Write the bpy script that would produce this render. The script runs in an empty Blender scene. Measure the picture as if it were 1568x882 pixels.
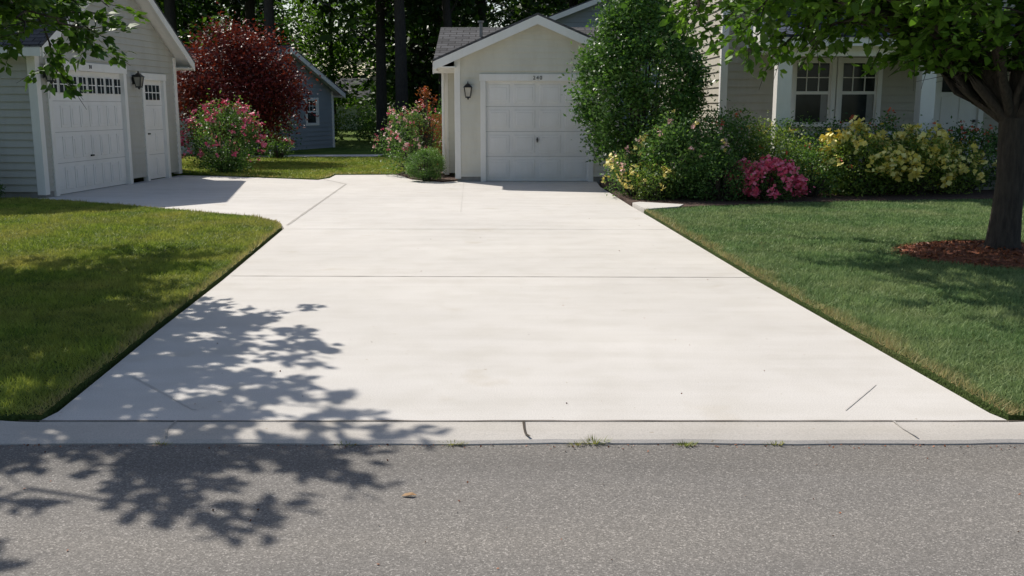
import bpy, math, random
import numpy as np
from mathutils import Vector, Matrix
random.seed(7); RNG=np.random.default_rng(7)
S=bpy.context.scene
COL=S.collection
# ------------------------------------------------------------------ helpers
def link(o,parent=None):
    COL.objects.link(o)
    if parent is not None: o.parent=parent
    return o
def empty(name,loc=(0,0,0),rz=0):
    o=bpy.data.objects.new(name,None); o.location=loc; o.rotation_euler=(0,0,rz)
    o.empty_display_size=.2
    return link(o)
def mesh(name,v,f,mat=None,parent=None,smooth=False,loc=None):
    m=bpy.data.meshes.new(name); m.from_pydata([tuple(p) for p in v],[],f); m.update()
    if mat: m.materials.append(mat)
    if smooth:
        for p in m.polygons: p.use_smooth=True
    o=bpy.data.objects.new(name,m)
    if loc: o.location=loc
    return link(o,parent)
def box(name,x0,x1,y0,y1,z0,z1,mat,parent=None,bev=0):
    v=[(x,y,z) for x in(x0,x1) for y in(y0,y1) for z in(z0,z1)]
    f=[(0,1,3,2),(4,6,7,5),(0,4,5,1),(2,3,7,6),(0,2,6,4),(1,5,7,3)]
    o=mesh(name,v,f,mat,parent)
    if bev:
        b=o.modifiers.new('b','BEVEL'); b.width=bev; b.segments=2
    return o
def slab(name,tops,th,mat,parent):
    v=[tuple(p) for p in tops]+[(p[0],p[1],p[2]-th) for p in tops]
    f=[(0,1,2,3),(7,6,5,4)]+[(i,i+4,(i+1)%4+4,(i+1)%4) for i in range(4)]
    return mesh(name,v,f,mat,parent)
def extrude(name,poly,z0,z1,mat,parent=None):
    n=len(poly); v=[(x,y,z1) for x,y in poly]+[(x,y,z0) for x,y in poly]
    f=[tuple(range(n))]+[(i,i+n,(i+1)%n+n,(i+1)%n) for i in range(n)]
    return mesh(name,v,f,mat,parent)
def bigmesh(name,verts,nper,mat,parent=None,attrs=None,smooth=False):
    verts=np.asarray(verts,dtype=np.float32); nv=len(verts); nf=nv//nper
    m=bpy.data.meshes.new(name)
    m.vertices.add(nv); m.vertices.foreach_set('co',verts.ravel())
    m.loops.add(nv); m.loops.foreach_set('vertex_index',np.arange(nv,dtype=np.int32))
    m.polygons.add(nf); m.polygons.foreach_set('loop_start',np.arange(0,nv,nper,dtype=np.int32))
    try: m.polygons.foreach_set('loop_total',np.full(nf,nper,dtype=np.int32))
    except Exception: pass
    if attrs:
        for k,a in attrs.items():
            at=m.attributes.new(k,'FLOAT','POINT'); at.data.foreach_set('value',np.repeat(a,nper).astype(np.float32))
    m.update(calc_edges=True); m.validate()
    m.materials.append(mat)
    o=bpy.data.objects.new(name,m)
    return link(o,parent)
def norm(a): return a/(np.linalg.norm(a,axis=1,keepdims=True)+1e-9)
def leafverts(P,size,up=.5,asp=.5,droop=0.,rng=RNG,hexa=False,dirs=None):
    n=len(P)
    d=rng.normal(size=(n,3)); d[:,2]=d[:,2]*(1-up*.6)-droop
    if dirs is not None: d=d*.7+dirs
    d=norm(d)
    w=rng.normal(size=(n,3)); w[:,2]*=(1-up)
    w=norm(w-(w*d).sum(1,keepdims=True)*d)
    nn=np.cross(d,w)
    s=(size*rng.uniform(.65,1.25,n))[:,None]
    if hexa:
        a=P; b=P+d*s*.28+w*s*asp*.5+nn*s*.05; c=P+d*s*.65+w*s*asp*.38+nn*s*.03; t=P+d*s-nn*s*.08
        e=P+d*s*.65-w*s*asp*.38+nn*s*.03; f=P+d*s*.28-w*s*asp*.5+nn*s*.05
        return np.stack([a,b,c,t,e,f],1).reshape(-1,3),6
    a=P-d*s*.5; b=P+w*s*asp*.5+nn*s*.06; c=P+d*s*.5; e=P-w*s*asp*.5+nn*s*.06
    return np.stack([a,b,c,e],1).reshape(-1,3),4
# ------------------------------------------------------------------ materials
def newmat(name):
    m=bpy.data.materials.new(name); m.use_nodes=True; nt=m.node_tree
    b=nt.nodes['Principled BSDF']; return m,nt,b
def N(nt,t,**k):
    n=nt.nodes.new(t)
    for a,b in k.items():
        if a in n.inputs: n.inputs[a].default_value=b
        else: setattr(n,a,b)
    return n
def ramp(nt,fac,stops):
    r=nt.nodes.new('ShaderNodeValToRGB'); el=r.color_ramp.elements
    while len(el)<len(stops): el.new(.5)
    for e,(p,c) in zip(el,stops): e.position=p; e.color=(*c,1)
    nt.links.new(fac,r.inputs['Fac']); return r.outputs['Color']
def mixc(nt,fac,a,b,mode='MIX'):
    m=nt.nodes.new('ShaderNodeMix'); m.data_type='RGBA'; m.blend_type=mode
    for s,i in((fac,0),(a,6),(b,7)):
        if hasattr(s,'is_linked'): nt.links.new(s,m.inputs[i])
        else: m.inputs[i].default_value=s if i==0 else (*s,1)
    return m.outputs[2]
def coords(nt,scale=(1,1,1),rot=(0,0,0)):
    t=nt.nodes.new('ShaderNodeTexCoord'); mp=nt.nodes.new('ShaderNodeMapping')
    mp.inputs['Scale'].default_value=scale; mp.inputs['Rotation'].default_value=rot
    nt.links.new(t.outputs['Object'],mp.inputs['Vector']); return mp.outputs['Vector']
def noise(nt,scale,detail=4,vec=None,rough=.55):
    n=N(nt,'ShaderNodeTexNoise',Scale=scale,Detail=detail,Roughness=rough)
    if vec is None: vec=coords(nt)
    nt.links.new(vec,n.inputs['Vector']); return n.outputs['Fac']
def bump(nt,b,h,strength,dist=.01):
    u=N(nt,'ShaderNodeBump',Strength=strength,Distance=dist)
    nt.links.new(h,u.inputs['Height']); nt.links.new(u.outputs['Normal'],b.inputs['Normal'])
def plain(name,c,rough=.6,var=.08,scale=3,spec=.3,metal=0,grime=0):
    m,nt,b=newmat(name)
    f=noise(nt,scale,5)
    col=ramp(nt,f,[(.3,tuple(x*(1-var) for x in c)),(.7,tuple(min(1,x*(1+var)) for x in c))])
    if grime:
        col=mixc(nt,grime,col,ramp(nt,noise(nt,2.2,6,coords(nt,(1.5,1.5,.35)),.7),[(.32,(.88,.86,.82)),(.55,(1,1,1))]),'MULTIPLY')
    nt.links.new(col,b.inputs['Base Color']); b.inputs['Roughness'].default_value=rough
    b.inputs['Specular IOR Level'].default_value=spec; b.inputs['Metallic'].default_value=metal
    bump(nt,b,noise(nt,60,3),.08,.004)
    return m
def concrete(name,c,var=.05,st=.3):
    m,nt,b=newmat(name)
    big=noise(nt,.45,4); streak=noise(nt,.8,5,coords(nt,(.5,5,1)),.62); fine=noise(nt,140,3); mid=noise(nt,3,6)
    dk=tuple(x*(1-var*1.6) for x in c); lt=tuple(min(1,x*(1+var)) for x in c)
    col=ramp(nt,big,[(.35,dk),(.62,lt)])
    col=mixc(nt,st,col,ramp(nt,streak,[(.38,(c[0]*.88,c[1]*.87,c[2]*.85)),(.6,(c[0]*1.06,c[1]*1.06,c[2]*1.07))]))
    col=mixc(nt,1.,col,ramp(nt,mid,[(.3,(.94,.935,.92)),(.55,(1,1,1))]),'MULTIPLY')
    col=mixc(nt,1.,col,ramp(nt,fine,[(.3,(.80,.80,.80)),(.6,(1,1,1))]),'MULTIPLY')
    sp=noise(nt,22,2); col=mixc(nt,1.,col,ramp(nt,sp,[(.22,(.72,.65,.55)),(.27,(1,1,1))]),'MULTIPLY')
    st2=noise(nt,1.6,3); col=mixc(nt,1.,col,ramp(nt,st2,[(.26,(.92,.90,.86)),(.36,(1,1,1))]),'MULTIPLY')
    nt.links.new(col,b.inputs['Base Color']); b.inputs['Roughness'].default_value=.85
    b.inputs['Specular IOR Level'].default_value=.2
    bump(nt,b,noise(nt,90,4,coords(nt,(.4,1.6,1))),.3,.003)
    return m
def asphalt():
    m,nt,b=newmat('asphalt_mat')
    v=N(nt,'ShaderNodeTexVoronoi',Scale=175.); nt.links.new(coords(nt),v.inputs['Vector'])
    sep=nt.nodes.new('ShaderNodeSeparateColor'); nt.links.new(v.outputs['Color'],sep.inputs['Color'])
    stone=ramp(nt,sep.outputs[0],[(0,(.155,.147,.136)),(.5,(.215,.202,.186)),(.86,(.262,.247,.228)),(1,(.41,.385,.355))])
    big=noise(nt,.8,5,coords(nt,(.3,1.8,1)))
    col=mixc(nt,1.,stone,ramp(nt,big,[(.3,(.86,.86,.87)),(.7,(1.1,1.08,1.05))]),'MULTIPLY')
    g=N(nt,'ShaderNodeTexCoord'); sx=nt.nodes.new('ShaderNodeSeparateXYZ'); nt.links.new(g.outputs['Object'],sx.inputs[0])
    wob=nt.nodes.new('ShaderNodeMath'); wob.operation='MULTIPLY_ADD'; nt.links.new(noise(nt,1.3,4),wob.inputs[0]); wob.inputs[1].default_value=.25; nt.links.new(sx.outputs['Y'],wob.inputs[2])
    mr=nt.nodes.new('ShaderNodeMapRange'); mr.inputs['From Min'].default_value=3.98; mr.inputs['From Max'].default_value=4.12; nt.links.new(wob.outputs[0],mr.inputs['Value'])
    col=mixc(nt,1.,col,ramp(nt,mr.outputs[0],[(0,(1,1,1)),(1,(.86,.86,.86))]),'MULTIPLY')
    fine=noise(nt,260,2); col=mixc(nt,1.,col,ramp(nt,fine,[(.3,(.80,.80,.80)),(.6,(1.1,1.1,1.1))]),'MULTIPLY')
    nt.links.new(col,b.inputs['Base Color']); b.inputs['Roughness'].default_value=.9
    b.inputs['Specular IOR Level'].default_value=.2
    bump(nt,b,v.outputs['Distance'],.5,.003)
    return m
def leafmat(name,dark,light,trans=.35,rough=.5,noisesc=None):
    m,nt,b=newmat(name)
    a=nt.nodes.new('ShaderNodeAttribute'); a.attribute_name='var'
    mid=tuple((x+y)/2 for x,y in zip(dark,light))
    col=ramp(nt,a.outputs['Fac'],[(0,dark),(.5,mid),(1,light)])
    nt.links.new(col,b.inputs['Base Color']); b.inputs['Roughness'].default_value=rough
    b.inputs['Specular IOR Level'].default_value=.3
    if trans>0:
        t=nt.nodes.new('ShaderNodeBsdfTranslucent')
        tc=mixc(nt,1.,col,(1.5,1.6,.7),'MULTIPLY'); nt.links.new(tc,t.inputs['Color'])
        mx=nt.nodes.new('ShaderNodeMixShader'); mx.inputs[0].default_value=trans
        nt.links.new(b.outputs[0],mx.inputs[1]); nt.links.new(t.outputs[0],mx.inputs[2])
        nt.links.new(mx.outputs[0],nt.nodes['Material Output'].inputs['Surface'])
    return m
def grassmat(name,dark,light,dry):
    m,nt,b=newmat(name)
    a=nt.nodes.new('ShaderNodeAttribute'); a.attribute_name='var'
    d=nt.nodes.new('ShaderNodeAttribute'); d.attribute_name='dry'
    col=ramp(nt,a.outputs['Fac'],[(0,dark),(1,light)])
    n1=noise(nt,.9,5); n2=noise(nt,5,4)
    col=mixc(nt,ramp(nt,n1,[(.40,(0,0,0)),(.70,(.6,.6,.6))]),col,dry)
    col=mixc(nt,1.,col,ramp(nt,n2,[(.3,(.66,.72,.66)),(.65,(1.15,1.12,1.1))]),'MULTIPLY')
    col=mixc(nt,d.outputs['Fac'],col,(.52,.39,.18))
    nt.links.new(col,b.inputs['Base Color']); b.inputs['Roughness'].default_value=.6
    b.inputs['Specular IOR Level'].default_value=.25
    t=nt.nodes.new('ShaderNodeBsdfTranslucent'); nt.links.new(col,t.inputs['Color'])
    mx=nt.nodes.new('ShaderNodeMixShader'); mx.inputs[0].default_value=.3
    nt.links.new(b.outputs[0],mx.inputs[1]); nt.links.new(t.outputs[0],mx.inputs[2])
    nt.links.new(mx.outputs[0],nt.nodes['Material Output'].inputs['Surface'])
    return m
def soilgrass(name,c1,c2,c3):
    m,nt,b=newmat(name)
    col=ramp(nt,noise(nt,1.2,6),[(.3,c1),(.55,c2),(.75,c3)])
    col=mixc(nt,1.,col,ramp(nt,noise(nt,70,4),[(.3,(.45,.5,.4)),(.65,(1.25,1.25,1.2))]),'MULTIPLY')
    nt.links.new(col,b.inputs['Base Color']); b.inputs['Roughness'].default_value=.95
    b.inputs['Specular IOR Level'].default_value=.1
    bump(nt,b,noise(nt,50,4),.8,.03); return m
def mulch(name,c):
    m,nt,b=newmat(name)
    v=N(nt,'ShaderNodeTexVoronoi',Scale=38.); nt.links.new(coords(nt,(1,2.2,1),(0,0,.5)),v.inputs['Vector'])
    sep=nt.nodes.new('ShaderNodeSeparateColor'); nt.links.new(v.outputs['Color'],sep.inputs['Color'])
    col=ramp(nt,sep.outputs[0],[(0,tuple(x*.35 for x in c)),(.6,c),(1,tuple(x*1.6 for x in c))])
    nt.links.new(col,b.inputs['Base Color']); b.inputs['Roughness'].default_value=.95
    bump(nt,b,sep.outputs[0],1.,.03); return m
def bark(name,c):
    m,nt,b=newmat(name)
    n=noise(nt,6,8,coords(nt,(5,5,.8)),.7)
    nt.links.new(ramp(nt,n,[(.3,tuple(x*.4 for x in c)),(.65,tuple(x*1.3 for x in c))]),b.inputs['Base Color'])
    b.inputs['Roughness'].default_value=.9; bump(nt,b,n,.9,.03); return m
def shingle(name,c,axis):
    m,nt,b=newmat(name)
    t=nt.nodes.new('ShaderNodeTexCoord'); sx=nt.nodes.new('ShaderNodeSeparateXYZ'); nt.links.new(t.outputs['Object'],sx.inputs[0])
    cb=nt.nodes.new('ShaderNodeCombineXYZ'); nt.links.new(sx.outputs['X' if axis=='x' else 'Y'],cb.inputs[0])
    mu=nt.nodes.new('ShaderNodeMath'); mu.operation='MULTIPLY'; mu.inputs[1].default_value=2.3
    nt.links.new(sx.outputs['Z'],mu.inputs[0]); nt.links.new(mu.outputs[0],cb.inputs[1])
    br=N(nt,'ShaderNodeTexBrick',Scale=1.); br.inputs['Color1'].default_value=(*[x*.75 for x in c],1)
    br.inputs['Color2'].default_value=(*[x*1.3 for x in c],1); br.inputs['Mortar'].default_value=(*[x*.3 for x in c],1)
    br.inputs['Mortar Size'].default_value=.012; br.inputs['Brick Width'].default_value=.3; br.inputs['Row Height'].default_value=.14
    nt.links.new(cb.outputs[0],br.inputs['Vector'])
    col=mixc(nt,1.,br.outputs['Color'],ramp(nt,noise(nt,40,4),[(.3,(.7,.7,.7)),(.7,(1.2,1.2,1.2))]),'MULTIPLY')
    nt.links.new(col,b.inputs['Base Color']); b.inputs['Roughness'].default_value=.95
    b.inputs['Specular IOR Level'].default_value=.15; return m
M_conc=concrete('concrete_mat',(.665,.635,.595)); M_conc2=concrete('gutter_concrete_mat',(.55,.515,.47),.1,.3)
M_joint=plain('joint_mat',(.40,.375,.34),.9,.2,9); M_jdark=plain('joint_dark_mat',(.08,.065,.05),.95,.4,9)
M_jfaint=plain('joint_faint_mat',(.545,.52,.48),.9,.1,9)
M_asph=asphalt()
M_white=plain('white_paint_mat',(.84,.82,.78),.45,.03,2,grime=.5)
M_door=plain('garage_door_paint_mat',(.84,.82,.79),.45,.03,1.5,grime=.4)
M_seam=plain('door_seam_mat',(.42,.41,.39),.6,.1,5)
M_sidC=plain('cream_siding_mat',(.72,.69,.60),.6,.05,1.3,grime=.6)
M_sidL=plain('grey_siding_mat',(.49,.48,.435),.6,.05,1.3,grime=.7)
M_sidR=plain('beige_siding_mat',(.47,.44,.37),.6,.05,1.3,grime=.7)
M_sidB=plain('blue_siding_mat',(.27,.30,.33),.6,.05,1.3)
M_found=plain('foundation_mat',(.3,.29,.27),.9,.15,8)
M_black=plain('black_metal_mat',(.015,.015,.015),.4,.1,5,.5)
M_fence=plain('wood_fence_mat',(.35,.14,.05),.8,.3,8)
M_curt=plain('curtain_mat',(.32,.32,.30),.9,.1,5)
def glassy(name,c,r=.12,s=.4):
    m,nt,b=newmat(name); n=noise(nt,1.5,3)
    nt.links.new(ramp(nt,n,[(.35,tuple(x*.5 for x in c)),(.65,tuple(x*1.6 for x in c))]),b.inputs['Base Color'])
    b.inputs['Roughness'].default_value=r; b.inputs['Specular IOR Level'].default_value=s; return m
M_glass=glassy('window_glass_mat',(.02,.025,.025),.1,.3); M_lamp=glassy('lamp_glass_mat',(.35,.33,.28),.2)
M_shX=shingle('shingle_x_mat',(.10,.10,.105),'x'); M_shY=shingle('shingle_y_mat',(.10,.10,.105),'y')
M_shB=shingle('shingle_blue_mat',(.07,.085,.12),'x')
M_bark=bark('bark_mat',(.065,.052,.042)); M_barkd=bark('forest_bark_mat',(.05,.042,.035))
M_mulch=mulch('red_mulch_mat',(.24,.075,.033)); M_mulchd=mulch('brown_mulch_mat',(.085,.045,.03))
M_soil=soilgrass('lawn_soil_mat',(.045,.07,.02),(.07,.10,.03),(.11,.11,.05))
M_ground=soilgrass('ground_mat',(.06,.11,.02),(.12,.18,.035),(.18,.21,.06))
M_gL=grassmat('grass_left_mat',(.13,.215,.025),(.41,.49,.08),(.60,.50,.14))
M_gR=grassmat('grass_right_mat',(.10,.20,.07),(.29,.42,.16),(.42,.45,.22))
M_lfR=leafmat('maple_leaf_mat',(.045,.11,.015),(.15,.27,.045),.4)
M_lfL=leafmat('street_tree_leaf_mat',(.03,.08,.012),(.11,.20,.035),.25)
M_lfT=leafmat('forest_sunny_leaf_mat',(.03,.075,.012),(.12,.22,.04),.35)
M_lfS=leafmat('shrub_leaf_mat',(.03,.08,.02),(.13,.25,.055),.25,.4)
M_lfG=leafmat('garden_leaf_mat',(.045,.11,.03),(.18,.30,.09),.3)
M_lfY=leafmat('yellowgreen_leaf_mat',(.07,.14,.03),(.28,.36,.08),.3)
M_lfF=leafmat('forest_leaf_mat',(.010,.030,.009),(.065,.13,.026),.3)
M_red=leafmat('red_leaf_mat',(.045,.008,.010),(.24,.04,.035),.2)
M_redo=leafmat('red_tip_leaf_mat',(.16,.05,.02),(.35,.12,.05),.3)
def petal(name,a,b): return leafmat(name,a,b,0,.6)
M_pink=petal('pink_petal_mat',(.80,.08,.20),(.92,.28,.40)); M_yel=petal('yellow_petal_mat',(.78,.62,.10),(.88,.80,.34))
M_pale=petal('pale_petal_mat',(.85,.42,.42),(.9,.7,.62)); M_redf=petal('red_petal_mat',(.45,.05,.03),(.7,.18,.08))
# ------------------------------------------------------------------ ground, road, driveway
mesh('ground',[(-400,-100,-.06),(400,-100,-.06),(400,500,-.06),(-400,500,-.06)],[(0,1,2,3)],M_ground)
extrude('asphalt_road',[(-150,-4.5),(150,-4.5),(150,4.29),(-150,4.29)],-.05,-.018,M_asph)
drive=[(-2.30,4.572),(2.42,4.572),(2.385,4.70),(2.147,8.67),(1.938,13.41),(1.84,15.23),(1.70,18.9),(1.75,20.6),(-1.10,20.6),
 (-1.45,20.15),(-2.15,20.9),(-2.55,22.4),(-4.0,22.3),(-3.95,21.3),(-4.1,20.75),(-6.5,21.9),(-7.5,22.2),(-8.0,16.25),
 (-7.45,15.99),(-6.28,15.33),(-5.22,14.63),(-4.25,13.99),(-3.51,13.49),(-3.05,12.87),(-2.877,12.30),(-2.555,8.50),(-2.413,6.427),(-2.276,4.72)]
dw=extrude('concrete_driveway',drive,-.05,0,M_conc)
def strip(name,pts,w,mat,z=.004,jit=.0,parent=None):
    v=[];f=[]
    P=[]
    for (a,b) in zip(pts[:-1],pts[1:]):
        n=max(1,int(math.dist(a,b)/.12))
        for i in range(n): P.append((a[0]+(b[0]-a[0])*i/n,a[1]+(b[1]-a[1])*i/n))
    P.append(pts[-1])
    for i,p in enumerate(P):
        q=P[min(i+1,len(P)-1)];r=P[max(i-1,0)]
        dx,dy=q[0]-r[0],q[1]-r[1];l=math.hypot(dx,dy);nx,ny=-dy/l,dx/l
        ww=w*random.uniform(.7,1.3)/2; o=random.gauss(0,jit)
        v+= [(p[0]+nx*(ww+o),p[1]+ny*(ww+o),z),(p[0]-nx*(ww-o),p[1]-ny*(ww-o),z)]
        if i: f.append((2*i-2,2*i-1,2*i+1,2*i))
    return mesh(name,v,f,mat,parent)
strip('control_joint',[(-2.55,8.75),(2.14,8.67)],.016,M_joint,.003,parent=dw)
strip('control_joint_b',[(-2.85,12.25),(1.98,12.2)],.014,M_jfaint,.003,parent=dw)
strip('control_joint_c',[(-2.915,12.65),(-3.31,19.6),(-4.0,20.9)],.035,M_joint,.003,parent=dw)
strip('control_joint_d',[(-.75,14.3),(-1.0,20.4)],.010,M_jfaint,.003,parent=dw)
strip('apron_joint',[(-2.15,5.37),(-1.6,4.75)],.014,M_jfaint,.003,parent=dw)
strip('apron_joint_b',[(1.68,4.74),(2.0,5.2)],.008,M_jfaint,.003,parent=dw)
def kerb():
    xs=list(np.arange(-60,-4,2.))+list(np.arange(-4,4.01,.1))+list(np.arange(6,60,2.))
    v=[];f=[]
    for x in xs:
        a=abs(x-.05); t=min(1,max(0,(a-2.35)/.9)); t=t*t*(3-2*t); h=.07*t
        w=.006*math.sin(x*3.1)+.004*math.sin(x*9)+random.gauss(0,.002)
        prof=[(4.282+w,-.05),(4.284+w,-.012),(4.305+w,-.002+h*.25),(4.37,.004+h*.75),(4.43,.006+h),(4.545,.004+h),(4.560+w*.5,-.004+h),(4.562+w*.5,-.05)]
        v+=[(x,y,z) for y,z in prof]
    n=8
    for i in range(len(xs)-1):
        for j in range(n-1): f.append((i*n+j,(i+1)*n+j,(i+1)*n+j+1,i*n+j+1))
    k=mesh('concrete_kerb',v,f,M_conc2,None,False)
    for i,x in enumerate((-1.62,.06,1.85,-4.5,4.9)):
        strip('kerb_joint_%d'%i,[(x+.02,4.32),(x+.01,4.36),(x-.005,4.43),(x,4.55)],.009 if i!=1 else .011,M_jdark if i==1 else M_joint,.0095,.003,parent=k)
    strip('kerb_gap',[(-2.4,4.566),(2.5,4.566)],.011,M_jdark,.0045,.002,parent=k)
    return k
kerb()
lawnL=[(-2.30,4.60),(-2.445,6.427),(-2.585,8.50),(-2.905,12.30),(-3.08,12.84),(-3.53,13.46),(-4.26,13.96),(-5.23,14.60),(-6.29,15.30),(-7.46,15.96),(-8.0,16.2),(-40,17),(-40,4.575),(-2.6,4.575)]
lawnR=[(2.43,4.60),(2.17,8.67),(1.965,13.41),(1.93,14.3),(2.5,14.62),(4.73,15.45),(7.64,15.95),(12,16.3),(40,16.8),(40,4.575),(2.6,4.575)]
lawnM=[(-6.5,21.93),(-4.12,20.80),(-3.98,21.3),(-4.03,22.33),(-2.6,22.44),(-2.3,27),(-2.0,40),(-30,40),(-30,30),(-8,23)]
extrude('lawn',lawnL,-.05,.022,M_soil); extrude('lawn',lawnR,-.05,.022,M_soil); extrude('lawn',lawnM,-.05,.02,M_ground)
extrude('flower_bed',[(1.74,18.9),(1.87,15.3),(2.5,14.66),(4.73,15.49),(7.64,15.99),(12,16.34),(14,17.4),(4.0,19.2),(1.8,20.2)],-.05,.04,M_mulchd)
extrude('flower_bed',[(-1.12,20.5),(-1.42,20.1),(-2.12,20.85),(-2.6,22.4),(-2.4,24.5),(-1.5,24.5)],-.05,.03,M_mulchd)
extrude('concrete_slab',[(1.95,14.25),(1.87,15.2),(2.0,15.35),(2.62,14.95),(2.5,14.62)],-.05,.05,M_conc)
extrude('concrete_path',[(-8.5,30),(-4.2,30.3),(-4.1,31.6),(-8.5,31.2)],-.05,.03,M_conc)
TX,TY=4.97,9.84
v=[(TX,TY,.11)];f=[]
for r,z in((.45,.095),(.8,.06),(1.02,.02)):
    for i in range(40):
        a=i/40*2*math.pi; rr=r*(1+.06*math.sin(3*a)+random.uniform(-.02,.02)); v.append((TX+rr*math.cos(a),TY+rr*math.sin(a)*.95,z))
for i in range(40): f.append((0,1+i,1+(i+1)%40))
for k in range(2):
    for i in range(40): a=1+k*40+i;b=1+k*40+(i+1)%40; f.append((a,a+40,b+40,b))
mound=mesh('mulch_ring',v,f,M_mulch)
n=2600; r=np.sqrt(RNG.uniform(0,1,n))*1.1; a=RNG.uniform(0,6.283,n)
P=np.stack([TX+r*np.cos(a),TY+r*np.sin(a)*.95,.115-.085*r**2+RNG.uniform(0,.015,n)],1)
vv,k=leafverts(P,.06,.8,.3); M_chip=leafmat('mulch_chip_mat',(.07,.022,.012),(.42,.15,.06),0)
bigmesh('mulch_chips',vv,k,M_chip,mound,{'var':RNG.uniform(0,1,n)})
# ------------------------------------------------------------------ grass blades
def inpoly(x,y,poly):
    c=np.zeros(len(x),bool); n=len(poly)
    for i in range(n):
        x1,y1=poly[i];x2,y2=poly[(i+1)%n]
        if y1==y2: continue
        cond=((y1>y)!=(y2>y))&(x<(x2-x1)*(y-y1)/(y2-y1)+x1); c^=cond
    return c
def edgedist(x,y,line):
    d=np.full(len(x),9.)
    for (x1,y1),(x2,y2) in zip(line[:-1],line[1:]):
        L=(x2-x1)**2+(y2-y1)**2; t=np.clip(((x-x1)*(x2-x1)+(y-y1)*(y2-y1))/L,0,1)
        d=np.minimum(d,np.hypot(x-x1-t*(x2-x1),y-y1-t*(y2-y1)))
    return d
def grass(name,poly,side,mat,edge,dryw,z,bands):
    V=[];A=[];D=[]
    for (y0,y1,dens,wid) in bands:
        xm=.53*y1+1.6
        area=xm*(y1-y0); n=int(area*dens)
        x=RNG.uniform(0,xm,n)*side; y=RNG.uniform(y0,y1,n)
        k=(np.abs(x)<.53*y+1.5)&inpoly(x,y,poly)&(np.hypot(x-TX,y-TY)>.93)
        x=x[k];y=y[k];n=len(x)
        d=edgedist(x,y,edge)
        cl=np.sin(x*5+y*3)*np.sin(y*4)+.8*np.sin(x*17+2*np.sin(y*9))*np.sin(y*15+x*4)
        h=RNG.uniform(.018,.044,n)*(1+.22*cl)
        hd=np.where(d<.05,h*RNG.uniform(.6,1.5,n),h)
        a=RNG.uniform(0,6.283,n); lx=RNG.normal(0,.024,n);ly=RNG.normal(0,.024,n); w=wid*RNG.uniform(.7,1.3,n)/2
        b=np.stack([x,y,np.full(n,z)],1); c=np.stack([np.cos(a)*w,np.sin(a)*w,np.zeros(n)],1)
        t=b+np.stack([lx,ly,hd],1)
        V.append(np.stack([b-c,b+c,t],1).reshape(-1,3)); A.append(np.clip(RNG.uniform(0,1,n)+.15*cl,0,1))
        dw_=dryw*(1+.5*np.sin(y*2.3)*np.sin(y*5.1+1))
        D.append(np.clip((dw_-d)/dw_,0,1)**.7*RNG.uniform(.2,1.2,n)*.85)
    D=np.clip(np.concatenate(D),0,1)
    return bigmesh(name,np.concatenate(V),3,mat,None,{'var':np.concatenate(A),'dry':D})
bands=[(4.58,7,9000,.006),(7,10,6000,.008),(10,16.5,3000,.012)]
grass('lawn_grass',lawnL,-1,M_gL,lawnL[:11],.09,.02,bands)
grass('lawn_grass',lawnR,1,M_gR,lawnR[:4],.17,.02,bands)
grass('lawn_grass',lawnM,-1,M_gL,lawnM[:5],.1,.02,[(20.7,30,900,.03)])
def tuft(name,x,y,n,h,z=0):
    a=RNG.uniform(0,6.283,n); r=RNG.uniform(0,.03,n)
    b=np.stack([x+r*np.cos(a)*2,y+r*np.sin(a)*.5,np.full(n,z)],1); w=.003
    c=np.stack([np.cos(a+1.57)*w,np.sin(a+1.57)*w,np.zeros(n)],1)
    t=b+np.stack([np.cos(a)*h*.8,np.sin(a)*h*.6,RNG.uniform(.3,1,n)*h],1)
    bigmesh(name,np.stack([b-c,b+c,t],1).reshape(-1,3),3,M_gL,None,{'var':RNG.uniform(0,.6,n),'dry':RNG.uniform(0,.4,n)})
for x,y,n,h in((-.27,4.275,35,.03),(.38,4.29,45,.04),(.30,4.27,20,.025),(.79,4.26,40,.028),(.06,4.45,20,.02),(1.2,4.27,25,.02),(-.75,4.27,20,.02),(-1.6,4.28,20,.02)): tuft('weed_tuft',x,y,n,h,-.015)
v=[(-.03,0,.004),(-.015,.012,.010),(.012,.013,.014),(.032,.002,.006),(.012,-.010,.012),(-.015,-.009,.008),(0,0,.004)]
mesh('fallen_leaf',v,[(0,1,6),(1,2,6),(2,3,6),(3,4,6),(4,5,6),(5,0,6)],plain('dry_leaf_mat',(.65,.42,.22),.7,.2,40),loc=(-.409,3.673,-.018))
n=340; P=np.stack([RNG.uniform(-3.5,3.5,n),RNG.uniform(2.5,4.27,n)**1.0,np.full(n,-.014)],1)
k1=RNG.uniform(size=n)<.75; P[k1,1]=4.275-np.abs(RNG.normal(0,.03,k1.sum()))
P=np.concatenate([P,np.stack([RNG.uniform(-2.2,1.9,60),RNG.uniform(4.7,14,60),np.full(60,.004)],1)])
vv,k=leafverts(P,.012,.9,.7); bigmesh('road_debris',vv,k,M_chip,None,{'var':RNG.uniform(0,1,len(P))})
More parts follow.
